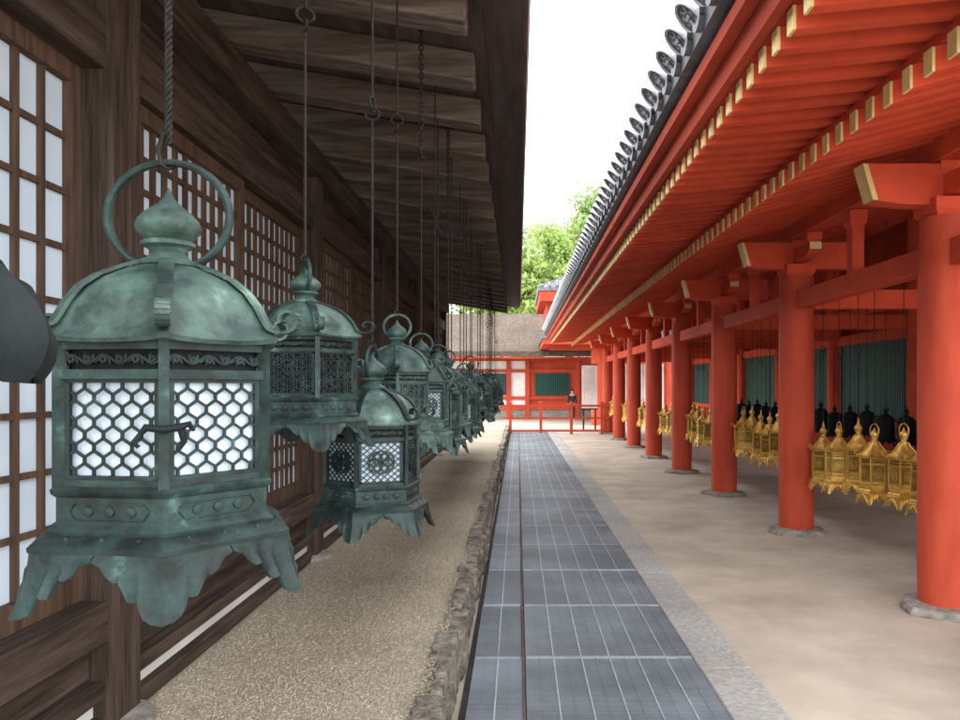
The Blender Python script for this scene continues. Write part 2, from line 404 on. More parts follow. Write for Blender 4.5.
def hanger(top,kind,seed=0,z0=.705):
    b=MB();rr=random.Random(seed);R=.0045
    if kind=='rope':
        for ph in(0,2.09,4.19):
            n=int((top-z0)/.004);b.tube([(.0032*math.cos(ph+i*.75),.0032*math.sin(ph+i*.75),z0+.03+i*.004) for i in range(n)],.0027,5)
        b.tube([(0,-.006,z0+.05),(0,-.014,z0+.02),(0,-.010,z0-.004),(0,0,z0-.010),(0,.010,z0-.004),(0,.008,z0+.006)],.0034,6)
    else:
        zj=z0+(top-z0)*rr.uniform(.42,.6)
        b.tube([(0,0,z0+.02),(0,0,zj-.036)],R,6)
        b.tube([(0,-.002,z0+.03),(0,-.014,z0+.01),(0,0,z0-.008),(0,.012,z0+.002),(0,.008,z0+.016)],.004,6)
        b.torus((0,0,zj-.020),.022,.0044,'y' if seed%2 else 'x',16,6)
        b.torus((0,0,zj+.020),.026,.0046,'x' if seed%2 else 'y',16,6)
        if kind=='chain':
            z=zj+.055;k=0
            while z<top:
                b.torus((0,0,z),.018,.0040,'x' if k%2 else 'y',12,6,.6);z+=.028;k+=1
        else:
            b.tube([(0,0,zj+.044),(0,0,top)],R,6)
    return b.mesh('hanging_rod',M['iron'])
class Proto:
    def __init__(s,style,name,far=False):
        s.root=make_lantern(name,style,far);s.kids=[c for c in COL.objects if c.parent==s.root];s.used=False;s.style=style
    def place(s,loc,rotz,scale,label,group,topz,hk,seed,sxy=1):
        if not s.used: r=s.root;ks=s.kids
        else:
            r=s.root.copy();COL.objects.link(r);ks=[]
            for c in s.kids:
                d=c.copy();COL.objects.link(d);d.parent=r;ks.append(d)
        s.used=True
        r.location=loc;r.rotation_euler=(0,0,rotz);r.scale=(scale*sxy,scale*sxy,scale)
        r['label']=label;r['group']=group;r['category']='lantern'
        link('hanging_rod',hanger((topz-loc[2])/scale,hk,seed,.728 if s.style=='honey' else .708),r)
        return r,ks
P={k:Proto(k,n) for k,n in(('honey','hanging_lantern'),('flower','hanging_lantern'),('scroll','hanging_lantern'),('dark','hanging_lantern'),('gold','gold_lantern'))}
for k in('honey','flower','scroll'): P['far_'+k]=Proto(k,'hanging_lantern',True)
GL='green bronze lanterns hanging under the timber eaves'
TOP=3.275
D=math.radians
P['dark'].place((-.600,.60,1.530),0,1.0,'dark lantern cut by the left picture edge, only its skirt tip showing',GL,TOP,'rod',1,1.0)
r,ks=P['honey'].place((-.583,1.25,1.196),D(-67),1.0,'largest nearest green lantern with white honeycomb lattice panels and big ring',GL,TOP,'rope',2,1.13)
for k in ks:
    if k.name.startswith('hanging_ring'): k.rotation_euler=(0,0,D(67))
P['scroll'].place((-.568,2.0,1.375),D(-62),.72,'dark openwork green lantern hung high, just right of the largest lantern',GL,TOP,'chain',3,1.26)
P['flower'].place((-.453,2.33,1.085),D(-97),.83,'low hanging green lantern with round flower medallions on white panels',GL,TOP,'rod',4,1.18)
r,ks=P['far_scroll'].place((-.484,3.0,1.27),D(-80),.80,'lantern with upright ring, directly behind the flower medallion lantern',GL,TOP,'rod',5,1.12)
def face_ring(ks,a):
    for k in ks:
        if k.name.startswith('hanging_ring'): k.rotation_euler=(0,0,a)
face_ring(ks,D(80))
ords=['zeroth','first','second','third','fourth','fifth','sixth','seventh','eighth','ninth','tenth','eleventh','twelfth','thirteenth','fourteenth','fifteenth','sixteenth','seventeenth','eighteenth','nineteenth','twentieth','twenty first','twenty second','twenty third','twenty fourth','twenty fifth','twenty sixth','twenty seventh','twenty eighth','twenty ninth','thirtieth','thirty first','thirty second','thirty third']
Y=3.50;i=6
rr=random.Random(11)
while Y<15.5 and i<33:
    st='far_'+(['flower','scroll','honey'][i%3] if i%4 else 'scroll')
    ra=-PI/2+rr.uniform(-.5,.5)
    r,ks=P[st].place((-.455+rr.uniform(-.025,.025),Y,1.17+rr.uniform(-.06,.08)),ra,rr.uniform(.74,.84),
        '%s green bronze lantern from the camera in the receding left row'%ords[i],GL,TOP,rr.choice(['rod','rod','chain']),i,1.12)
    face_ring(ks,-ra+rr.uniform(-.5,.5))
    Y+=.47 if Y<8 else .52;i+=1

# ------------------------------------------------------------------ timber hall (left)
G=.27
H=thing('timber_hall','dark brown timber hall with paper lattice doors and deep eaves along the left','building',(-1.6,8,G))
Y0,Y1=.42,15.75
pm=MB();pm.box((-.10,-.11,0),(.10,.11,2.86));pmesh=pm.mesh('post',M['wood_v'])
posts=[.52,2.86,5.65,8.45,11.25,14.05,15.6]
for y in posts: rep(pmesh,'post',H,(-1.59,y,G),bev=.014)
fs=MB();fs.lathe([(.13,0),(.19,0),(.18,.04),(.14,.055)],12);fsm=fs.mesh('footing_stone',M['stone'])
for y in posts: rep(fsm,'footing_stone',H,(-1.58,y,G-.02))
def beam(name,x0,x1,z0,z1,m='wood_h',bev=.006,y0=Y0,y1=Y1,root=None):
    b=MB();b.box((x0,y0,z0),(x1,y1,z1));return part(b,name,M[m],root or H,bev)
beam('sill_beam',-1.68,-1.515,.265,.335)
beam('plaster_strip',-1.68,-1.56,.337,.405,'white',0)
beam('lower_rail',-1.68,-1.512,.408,.47)
beam('skirting_board',-1.68,-1.575,.472,.615)
beam('threshold_beam',-1.70,-1.505,.618,.765)
beam('head_beam',-1.72,-1.51,2.72,2.90)
beam('transom_board',-1.72,-1.59,2.902,3.10,'wood_h',0)
beam('eave_purlin',-1.74,-1.44,3.102,3.28)
b=MB();b.box((-1.95,Y0,G),(-1.80,Y1,3.4));b.box((-6,Y1-.12,G),(-1.75,Y1-.02,3.6));part(b,'inner_wall',M['wood_v'],H)
def lat_panel(L,zb,zt,dy,dz,bw,name='lattice_door'):
    b=MB();b.box((-.02,0,zb),(.022,.06,zt));b.box((-.02,L-.06,zb),(.022,L,zt));b.box((-.018,.06,zb),(.020,L-.06,zb+.09));b.box((-.018,.06,zt-.07),(.020,L-.06,zt))
    n=round((L-.12)/dy)
    for i in range(1,n):
        y=.06+(L-.12)*i/n;b.box((-.015,y-bw/2,zb+.09),(.002,y+bw/2,zt-.07))
    n=round((zt-zb-.16)/dz)
    for i in range(1,n):
        z=zb+.09+(zt-zb-.16)*i/n;b.box((-.0155,.06,z-bw*.45),(-.001,L-.06,z+bw*.45))
    p=MB();p.box((-.018,.05,zb+.08),(-.0158,L-.05,zt-.06))
    return b.mesh(name,M['lattice']),p.mesh('paper_sheet',M['paper'])
for i in range(len(posts)-1):
    a=posts[i]+.11;c=posts[i+1]-.11;Lb=(c-a)/ (2 if c-a>1.6 else 1)
    k=0;near=(i==0)
    lm_,pp_=lat_panel(Lb-.004,.768,2.718,.125 if near else .105,.19 if near else .14,.024 if near else .028)
    while a+k*Lb<c-.05:
        y=a+k*Lb+.002;o=rep(lm_,'lattice_door',H,(-1.575-.045*(k%2),y,0));link('paper_sheet',pp_,o);k+=1
def rz(x): return 3.09-(x+.22)*.164
rb=MB();hw=.080
rb.prism_y([(-1.9,rz(-1.9)),(-.22,rz(-.22)),(-.22,rz(-.22)+.15),(-1.9,rz(-1.9)+.15)],-hw,hw);rbm=rb.mesh('rafter',M['wood_x'])
y=.75
while y<15.7: rep(rbm,'rafter',H,(0,y,0),bev=.012);y+=.62
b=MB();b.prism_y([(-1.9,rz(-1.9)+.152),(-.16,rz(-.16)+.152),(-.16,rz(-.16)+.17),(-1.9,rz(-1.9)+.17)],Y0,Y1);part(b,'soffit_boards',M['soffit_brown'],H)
b=MB();b.prism_y([(-.158,3.235),(.03,3.212),(.03,3.255),(-.158,3.28)],Y0,Y1);part(b,'eave_board',M['soffit_brown'],H)
b=MB();b.prism_y([(-.3,3.285),(-.1,3.285),(.03,3.257),(.048,3.26),(.065,3.50),(.0,3.56),(-5.2,5.8),(-5.2,5.5)],Y0-.1,Y1+.12);part(b,'bark_roof',M['bark_edge'],H)

# ------------------------------------------------------------------ right corridor hall
K=thing('vermilion_corridor','vermilion corridor with round columns, yellow tipped rafters and grey tiled eave','building',(2.97,14,0))
cys=[5.2+2.8*i for i in range(8)]
cm=MB();cm.lathe([(.176,.04),(.18,.3),(.18,1.8),(.172,2.72)],32);cmm=cm.mesh('column',M['red_col'])
def stone_mesh(seed):
    r=random.Random(seed);b=MB();n=18
    R=[.29*(1+r.uniform(-.12,.14)) for _ in range(n)]
    pr=[(1,0),(1.0,.025),(.93,.05),(.6,.06)]
    vs=[(R[j]*p[0]*math.cos(2*PI*j/n),R[j]*p[0]*math.sin(2*PI*j/n),p[1]+r.uniform(-.004,.004)) for p in pr for j in range(n)]
    fs=[(i*n+j,i*n+(j+1)%n,(i+1)*n+(j+1)%n,(i+1)*n+j) for i in range(3) for j in range(n)]+[tuple(3*n+j for j in range(n))]
    b.add(vs,fs);return b.mesh('base_stone',M['stone'])
sms=[stone_mesh(s) for s in range(3)]
bb=MB();bb.lathe([(.16,2.70),(.21,2.76),(.21,2.84),(.0,2.84)],4,0,PI/4);bbm=bb.mesh('bearing_block',M['red'],smooth=False)
def armx():
    b=MB();poly=[(2.36-2.97,3.08),(2.43-2.97,2.83),(-.30,2.80),(.6,2.80),(.6,3.08)]
    k=len(poly);y0,y1=-.07,.07
    vs=[(x,y0,z) for x,z in poly]+[(x,y1,z) for x,z in poly]
    b.add(vs,[tuple(range(k)),tuple(range(2*k-1,k-1,-1))]+[(i,i+k,(i+1)%k+k,(i+1)%k) for i in range(1,k)])
    b.add([(poly[0][0],y0,poly[0][1]),(poly[0][0],y1,poly[0][1]),(poly[1][0],y1,poly[1][1]),(poly[1][0],y0,poly[1][1])],[(0,1,2,3)],1)
    for s in(-1,1):
        yy=s*.0725
        b.add([(-.61,yy,3.078),(-.575,yy,3.078),(-.505,yy,2.832),(-.54,yy,2.832)],[(0,1,2,3)],1)
    return b.mesh('bracket_arm',[M['red'],M['yellow']],smooth=False)
axm=armx()
def army():
    b=MB();h0,h1=2.86,3.0;l=.52
    prof=[(-l,h1),(-l,h1-.07),(-l+.06,h1-.11),(-l+.16,h0),(l-.16,h0),(l-.06,h1-.11),(l,h1-.07),(l,h1)]
    k=len(prof)
    vs=[(-.06,y,z) for y,z in prof]+[(.06,y,z) for y,z in prof]
    b.add(vs,[tuple(range(k-1,-1,-1)),tuple(range(k,2*k))]+[(i,(i+1)%k,(i+1)%k+k,i+k) for i in range(1,k-1) ]+[(k-1,0,k,2*k-1)])
    for s in(-1,1):
        b.box((-.058,s*l,h1-.07),(.058,s*(l+.006),h1),1)
    for yy in(-l+.09,0,l-.09):
        b.lathe([(.075,h1+.002),(.105,h1+.045),(.105,h1+.105),(.01,h1+.105)],4,0,PI/4,(0,yy,0))
    return b.mesh('bracket_arm',[M['red'],M['yellow']],smooth=False)
aym=army()
for i,y in enumerate(cys):
    rep(cmm,'column',K,(2.97,y,0)); rep(sms[i%3],'base_stone',K,(2.97,y,0),rotz=i*1.3)
    rep(bbm,'bearing_block',K,(2.97,y,0));rep(axm,'bracket_arm',K,(2.97,y,0));rep(aym,'bracket_arm',K,(2.97,y,0))
KY0,KY1=1.9,26.9
def kbeam(name,x0,x1,z0,z1,m='red',bev=.008,y0=2.0,y1=26.0):
    b=MB();b.box((x0,y0,z0),(x1,y1,z1));return part(b,name,M[m],K,bev)
for i in range(8):
    ya=cys[i-1]+.165 if i else 2.0;yb=cys[i]-.165
    kbeam('tie_beam',2.90,3.04,2.37,2.55,y0=ya,y1=yb)
kbeam('purlin',2.88,3.06,3.108,3.27)
kbeam('lantern_rail',3.08,3.12,2.56,2.61)
sb=MB();sb.box((-.05,-.06,2.552),(.05,.06,2.95));sb.lathe([(.075,2.95),(.105,3.0),(.105,3.10),(.01,3.10)],4,0,PI/4);sbm=sb.mesh('strut',M['red'],smooth=False)
for y in cys: rep(sbm,'strut',K,(2.97,y-1.4,0))
cb=MB();cb.box((.17,-.07,2.38),(2.8,.07,2.58));cbm=cb.mesh('cross_beam',M['red'])
for y in cys: rep(cbm,'cross_beam',K,(2.97,y,0))
def bz(x): return 3.0+.26*(x-1.91)
def fz(x): return 3.12+.10*(x-1.2)
def raf(which,ys,y0=0):
    b=MB();w=.036
    for y in ys:
        if which=='b':
            b.prism_y([(1.915,bz(1.91)),(5.8,bz(5.8)),(5.8,bz(5.8)+.115),(1.915,bz(1.91)+.115)],y-w,y+w)
            b.box((1.900,y-w-.001,bz(1.91)-.001),(1.914,y+w+.001,bz(1.91)+.112),1)
        else:
            b.prism_y([(1.205,fz(1.2)-.02),(2.12,fz(2.12)-.02),(2.12,fz(2.12)+.085),(1.205,fz(1.2)+.085)],y-w,y+w)
            b.box((1.190,y-w-.001,fz(1.2)-.021),(1.204,y+w+.001,fz(1.2)+.084),1)
    return b
brm=raf('b',[0]).mesh('base_rafter',[M['red'],M['yellow']],smooth=False)
frm=raf('f',[0]).mesh('flying_rafter',[M['red'],M['yellow']],smooth=False)
RS=.195
for i in range(99):
    y=2.5+i*RS
    rep(brm,'base_rafter',K,(0,y,0));rep(frm,'flying_rafter',K,(0,y,0))
rest=[2.5+i*RS for i in range(99,125)]
for wch,nm in(('b','base_rafter'),('f','flying_rafter')):
    o=part(raf(wch,rest),'far_'+nm,[M['red'],M['yellow']],K);o['kind']='stuff'
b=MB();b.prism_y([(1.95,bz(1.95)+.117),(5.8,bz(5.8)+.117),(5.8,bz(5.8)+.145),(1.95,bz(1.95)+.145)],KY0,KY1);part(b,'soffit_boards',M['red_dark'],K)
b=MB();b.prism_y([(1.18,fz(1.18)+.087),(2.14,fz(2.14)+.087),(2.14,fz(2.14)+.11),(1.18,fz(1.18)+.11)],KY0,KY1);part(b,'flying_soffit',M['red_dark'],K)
b=MB();b.prism_y([(1.935,bz(1.935)+.117),(2.01,bz(2.01)+.117),(2.01,fz(2.01)-.022),(1.935,fz(1.935)-.022)],KY0,KY1);part(b,'rafter_support_beam',M['red'],K)
b=MB();b.prism_y([(1.12,3.200),(1.178,3.205),(1.178,3.30),(1.10,3.295)],KY0,KY1);part(b,'eave_fascia',M['red_far'],K)
b=MB();b.prism_y([(1.03,3.302),(1.20,3.302),(1.20,3.36),(1.02,3.36)],KY0,KY1);part(b,'eave_board',M['red_far'],K)
b=MB();b.prism_y([(.965,3.40),(1.3,3.365),(4.7,5.05),(8.4,3.40),(8.4,3.50),(4.7,5.35),(.96,3.50)],KY0,KY1)
TS=.28
ny=int((KY1-KY0-.3)/TS)
ty=[KY0+.2+TS*i for i in range(ny)]
for y in ty:
    p0=Vector((.985,y,3.575));p1=Vector((4.65,y,5.40))
    n=10;vs=[]
    for q in(p0,p1):
        for j in range(n+1):
            a=PI*j/n;vs.append((q.x,q.y+.07*math.cos(a),q.z-.03+.08*math.sin(a)))
    b.add(vs,[(j,j+1,j+n+2,j+n+1) for j in range(n)])
    yc=y+TS/2;k=8;vs=[]
    for j in range(k+1):
        t=-1+2*j/k;yy=yc+t*.08;zz=3.50-.045*(1-t*t)
        vs+=[(.93,yy,zz),(.93,yy,zz-.045),(.98,yy,zz),(.98,yy,zz-.045)]
    for j in range(k):
        o=j*4;b.add([vs[o],vs[o+1],vs[o+5],vs[o+4],vs[o+2],vs[o+3],vs[o+7],vs[o+6]],[(0,1,2,3),(4,7,6,5),(1,5,6,2),(0,3,7,4)])
b.tube([(4.7,KY0-.05,5.45),(4.7,KY1+.05,5.45)],.16,12)
roofo=part(b,'tiled_roof',M['tile'],K)
c=MB()
def disc(mb,x0,x1,r,n=20,cy=0,cz=0,mi=0): mb.tube([(x0,cy,cz),(x1,cy,cz)],r,n,mi=mi)
disc(c,-.006,.020,.110,28,mi=1)
c.torus((-.008,0,0),.099,.011,'x',28,6,mi=1)
c.torus((-.0065,0,0),.080,.007,'x',28,6,mi=0)
for k in range(8):
    a=k*PI/4+.2;disc(c,-.014,-.0062,.012,8,.060*math.cos(a),.060*math.sin(a),0)
disc(c,-.012,-.0062,.036,16,mi=0)
for k in range(3):
    a=k*2*PI/3+.5;disc(c,-.018,-.0121,.012,8,.018*math.cos(a),.018*math.sin(a),1)
ccm=c.mesh('tile_end_cap',[M['tile'],M['tile_light']])
for y in ty: link('tile_end_cap',ccm,roofo,(.935-K.location.x,y-K.location.y,3.55),(0,-.80,0))
WX=5.8
b=MB();b.box((WX+.02,2,0),(WX+.25,26.2,.36));part(b,'foundation',M['stone'],K)
b=MB();b.box((WX+.06,2,.36),(WX+.16,26.2,1.0));part(b,'lower_wall_board',M['red_dark'],K)
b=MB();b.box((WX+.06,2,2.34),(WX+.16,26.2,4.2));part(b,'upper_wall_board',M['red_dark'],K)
b=MB();b.box((WX-.06,2,.93),(WX+.058,26.2,1.04));part(b,'wall_rail',M['red'],K,.006)
b=MB();b.box((WX-.07,2,2.28),(WX+.055,26.2,2.45));part(b,'wall_rail',M['red'],K,.006)
b=MB();b.box((WX-.07,2,2.75),(WX+.055,26.2,2.88));part(b,'wall_rail',M['red'],K,.006)
b=MB();b.lathe([(.13,0),(.13,4.0)],20);wpm=b.mesh('wall_post',M['red'])
for y in cys+[2.4]: rep(wpm,'wall_post',K,(WX-.05,y,0))
b=MB()
for i in range(34): b.box((0,.15+i*.075,1.042),(.03,.195+i*.075,2.278))
b.box((.035,.12,1.042),(.055,2.68,2.278),1)
gm=b.mesh('green_lattice_window',[M['green'],M['green_dark']],smooth=False)
for y in [2.4]+cys[:-1]: rep(gm,'green_lattice_window',K,(WX,y,0))

GG='gold lanterns hanging between the vermilion columns'
rr=random.Random(5)
colname=['nearest','second','third','fourth','fifth','sixth','seventh']
for bay in range(7):
    for k in range(6):
        y=cys[bay]+.52+.39*k
        P['gold'].place((3.12+rr.uniform(-.03,.03),y,.52+rr.uniform(-.04,.04)+.04*(bay>0)),-PI/2+rr.uniform(-.4,.4),1.0,
          '%s gold lantern beyond the %s vermilion column'%(ords[k+1],colname[bay]),GG,2.565,'rod',k,.78)
DG='dark lanterns hanging in the shade deep inside the corridor'
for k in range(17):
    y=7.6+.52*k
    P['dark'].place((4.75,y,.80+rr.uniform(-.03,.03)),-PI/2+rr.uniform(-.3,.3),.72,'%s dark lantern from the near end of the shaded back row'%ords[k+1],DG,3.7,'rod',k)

# ------------------------------------------------------------------ ground
b=MB();b.add([(-150,-40,0),(150,-40,0),(150,300,0),(-150,300,0)],[(0,1,2,3)]);struct(b,'ground',M['earth'])
b=MB();b.add([(-.28,-1,.004),(.985,-1,.004),(.985,25.3,.004),(-.28,25.3,.004)],[(0,1,2,3)]);struct(b,'drain_shade_sheet',M['drain_shade'])  # flat dark sheet on the ground, stands in for shade beneath the grates
b=MB();y=-1
rr=random.Random(2)
while y<25.3:
    L=rr.uniform(.9,1.1);b.box((.984,y+.003,0),(1.25+rr.uniform(-.01,.01),y+L-.003,.034+rr.uniform(-.003,.003)));y+=L
o=struct(b,'kerb_strip',M['kerb']);bv=o.modifiers.new('bevel','BEVEL');bv.width=.006;bv.segments=2
b=MB()
nx,nyy=14,220
vs=[];x0,x1=-1.80,-.33
for j in range(nyy+1):
    for i in range(nx+1):
        x=x0+(x1-x0)*i/nx;y=-1+26.2*j/nyy
        z=G-.004+.012*mn.noise(Vector((x*2,y*2,0)))-(.04 if i==nx else 0)
        vs.append((x,y,z))
b.add(vs,[(j*(nx+1)+i,j*(nx+1)+i+1,(j+1)*(nx+1)+i+1,(j+1)*(nx+1)+i) for j in range(nyy) for i in range(nx)])
b.add([(-1.75,25.2,G-.01),(-.3,25.2,G-.01),(-.3,25.2,0),(-1.75,25.2,0)],[(0,1,2,3)])
b.add([(-12,15.8,G-.02),(-1.74,15.8,G-.02),(-1.74,25.2,G-.02),(-12,25.2,G-.02)],[(0,1,2,3)])
struct(b,'gravel_bed',M['gravel'])
def pebbles(name,n,x0,x1,y0,y1,s0,s1,seed):
    g=np.random.default_rng(seed)
    ov=np.array([(1,0,0),(-1,0,0),(0,1,0),(0,-1,0),(0,0,1),(0,0,-1),],float)
    of=np.array([(0,2,4),(2,1,4),(1,3,4),(3,0,4),(2,0,5),(1,2,5),(3,1,5),(0,3,5)])
    u=g.random(n);yy=y0+(y1-y0)*u**1.9
    xx=x0+(x1-x0)*g.random(n)
    zz=np.array([G-.003+.012*mn.noise(Vector((a_*2,b_*2,0))) for a_,b_ in zip(xx,yy)])
    s=g.uniform(s0,s1,n)*(.8+yy/10)
    V=ov[None]*g.uniform(.7,1.2,(n,6,1))*s[:,None,None]
    V[:,:,2]*=.6
    a=g.random(n)*6.28;c,sn=np.cos(a)[:,None],np.sin(a)[:,None]
    X=V[:,:,0]*c-V[:,:,1]*sn+xx[:,None];Yv=V[:,:,0]*sn+V[:,:,1]*c+yy[:,None];Z=V[:,:,2]+zz[:,None]
    A=np.stack([X,Yv,Z],-1).reshape(-1,3);F=(of[None]+(np.arange(n)*6)[:,None,None]).reshape(-1,3)
    me=bpy.data.meshes.new(name);me.vertices.add(len(A));me.vertices.foreach_set('co',A.ravel())
    me.loops.add(F.size);me.loops.foreach_set('vertex_index',F.ravel().astype(np.int32))
    me.polygons.add(len(F));me.polygons.foreach_set('loop_start',np.arange(0,F.size,3,dtype=np.int32))
    me.materials.append(M['pebble']);me.update(calc_edges=True);me.validate()
    o=link(name,me);o['kind']='stuff';tag(o,'loose tan gravel spread along the foot of the timber hall','gravel');return o
pebbles('gravel',90000,-1.50,-.37,2.2,13,.0030,.0066,3)
b=MB();y=-1;rr=random.Random(9)
while y<25.2:
    L=rr.uniform(.16,.55)
    for lay in range(2):
        h0=0 if lay==0 else .150;h1=.147 if lay==0 else .279+rr.uniform(-.010,.006)
        xa=-.385+rr.uniform(-.035,.02);xb=-.282+rr.uniform(-.035,.008)-(.004*lay)
        ya=y+.001;yb=y+L-.001
        nX,nY,nZ=5,10,5
        pts=[];mp={}
        def gp(i,j,k):
            key=(i,j,k)
            if key not in mp:
                fx,fy,fz_=i/nX,j/nY,k/nZ
                x=xa+(xb-xa)*fx;yy=ya+(yb-ya)*fy;z=h0+(h1-h0)*fz_
                ex=abs(fy*2-1)**10
                x-=.014*ex*fx;z-=.008*ex*fz_*lay+.006*lay*fz_*(fx**6)
                nv=mn.noise_vector(Vector((x*26,yy*20,z*26)))*.013+mn.noise_vector(Vector((x*60,yy*50,z*60)))*.006
                mp[key]=len(pts);pts.append((x+nv.x,yy+nv.y*.2,z+nv.z*.6))
            return mp[key]
        F=[]
        for i in range(nX):
            for j in range(nY): F.append((gp(i,j,nZ),gp(i+1,j,nZ),gp(i+1,j+1,nZ),gp(i,j+1,nZ)))
        for j in range(nY):
            for k in range(nZ):
                F.append((gp(nX,j,k),gp(nX,j+1,k),gp(nX,j+1,k+1),gp(nX,j,k+1)));F.append((gp(0,j,k),gp(0,j,k+1),gp(0,j+1,k+1),gp(0,j+1,k)))
        for i in range(nX):
            for k in range(nZ):
                F.append((gp(i,0,k),gp(i+1,0,k),gp(i+1,0,k+1),gp(i,0,k+1)));F.append((gp(i,nY,k),gp(i,nY,k+1),gp(i+1,nY,k+1),gp(i+1,nY,k)))
        b.add(pts,F)
    y+=L
o=struct(b,'stone_edge',M['stone_edge'])
def grate(w,L=.988):
    b=MB();t=.03
    for x in(0,w-.006): b.box((x,0,.008),(x+.006,L,.008+t),0)
    for y in(0,L-.007): b.box((.006,y,.008),(w-.006,y+.007,.008+t-.001),1)
    n=max(2,round(w/.15))*2
    for i in range(1,n):
        x=w*i/n;hw_=.0038 if i%2==0 else .0022
        b.box((x-hw_,.007,.010),(x+hw_,L-.007,.008+t+.001-(i%2)*.0015),1 if i%2==0 else 0)
    k=int((L-.026)/.026)
    for i in range(k):
        y=.011+i*.026;b.box((.006,y,.012),(w-.006,y+.0215,.008+t-.0025),0)
    return b.mesh('bar_grid',[M['steel'],M['steel_edge']],smooth=False)
gL,gR=grate(.262),grate(.938)
rr=random.Random(4)
for i in range(26):
    y=-.9+i*1.0
    for side,(gm_,x,nm) in enumerate(((gL,-.242,'narrow left'),(gR,.040,'wide right'))):
        dx=rr.uniform(-.002,.002)
        r=link('drain_grate',gm_,None,(x+dx,y+.1,rr.uniform(0,.006)),(0,0,rr.uniform(-.002,.002)))
        tag(r,'%s steel drain grate, %s section from the camera'%(nm,ords[i+1]),'grate','steel drain grates along the walkway')
b=MB();b.box((.0235,-1,.006),(.0365,25.2,.043));o=struct(b,'drain_divider',M['rust'])

# ------------------------------------------------------------------ far fence
def fence():
    F=thing('barrier_fence','low vermilion rail fence across the far end of the walkway','fence',(1.2,24.6,0))
    for x in(-.25,.75,1.75,2.75):
        b=MB();b.box((x-.045,24.555,0),(x+.045,24.645,1.02));b.lathe([(.066,1.02),(.066,1.05),(.02,1.08)],4,0,PI/4,(x,24.6,0));part(b,'fence_post',M['red_far'],F)
    for z0,z1 in((.90,.97),(.50,.56),(.08,.15)):
        b=MB();b.box((-.5,24.575,z0),(3.0,24.625,z1));part(b,'fence_rail',M['red_far'],F)
fence()
def farhall():
    F=thing('far_hall','vermilion and white hall with green lattice windows and brown bark roof closing the walkway','building',(2,36,0))
    y=36
    b=MB();b.box((-6,y,.0),(9,y+.2,.45));part(b,'foundation',M['stone'],F)
    b=MB();b.box((-6,y+.05,.45),(.45,y+.2,3.0));part(b,'plaster_wall',M['white'],F)
    b=MB();b.box((.452,y+.05,.45),(9,y+.2,3.0));part(b,'side_wall_board',M['red_far'],F)
    for x in(-5.6,-3.9,-2.2,-.45,.45,2.85,4.8,6.6,8.4):
        b=MB();b.box((x-.11,y-.08,0),(x+.11,y+.048,3.0));part(b,'post',M['red_far'],F)
    for z0,z1 in((.45,.62),(.95,1.1),(2.25,2.4),(2.8,3.0)):
        b=MB();b.box((-6,y-.05,z0),(9,y+.046,z1));part(b,'wall_beam',M['red_far'],F)
    for xa,xb in((.80,2.50),(-2.09,-.56),(-5.49,-4.01)):
        b=MB();b.box((xa,y+.02,1.15),(xb,y+.044,2.2),1);n=int((xb-xa)/.1)
        for i in range(n): b.box((xa+.03+i*.1,y-.02,1.15),(xa+.075+i*.1,y+.02,2.2))
        part(b,'green_lattice_window',[M['green'],M['green_dark']],F)
    b=MB();k=0
    prof=[(y-1.5,2.95),(y-1.5,3.2),(y-.3,3.75),(y+1.4,4.65),(y+2.4,5.3),(y+2.4,4.9),(y-.2,3.1)]
    vs=[(-6.8,p,q) for p,q in prof]+[(9.8,p,q) for p,q in prof];k=len(prof)
    b.add(vs,[tuple(range(k)),tuple(range(2*k-1,k-1,-1))]+[(i,(i+1)%k,(i+1)%k+k,i+k) for i in range(k)])
    part(b,'bark_roof',M['bark'],F)
    b=MB();b.box((-6.6,y-1.45,2.86),(9.6,y-1.32,2.948));part(b,'eave_beam',M['red_far'],F)
farhall()
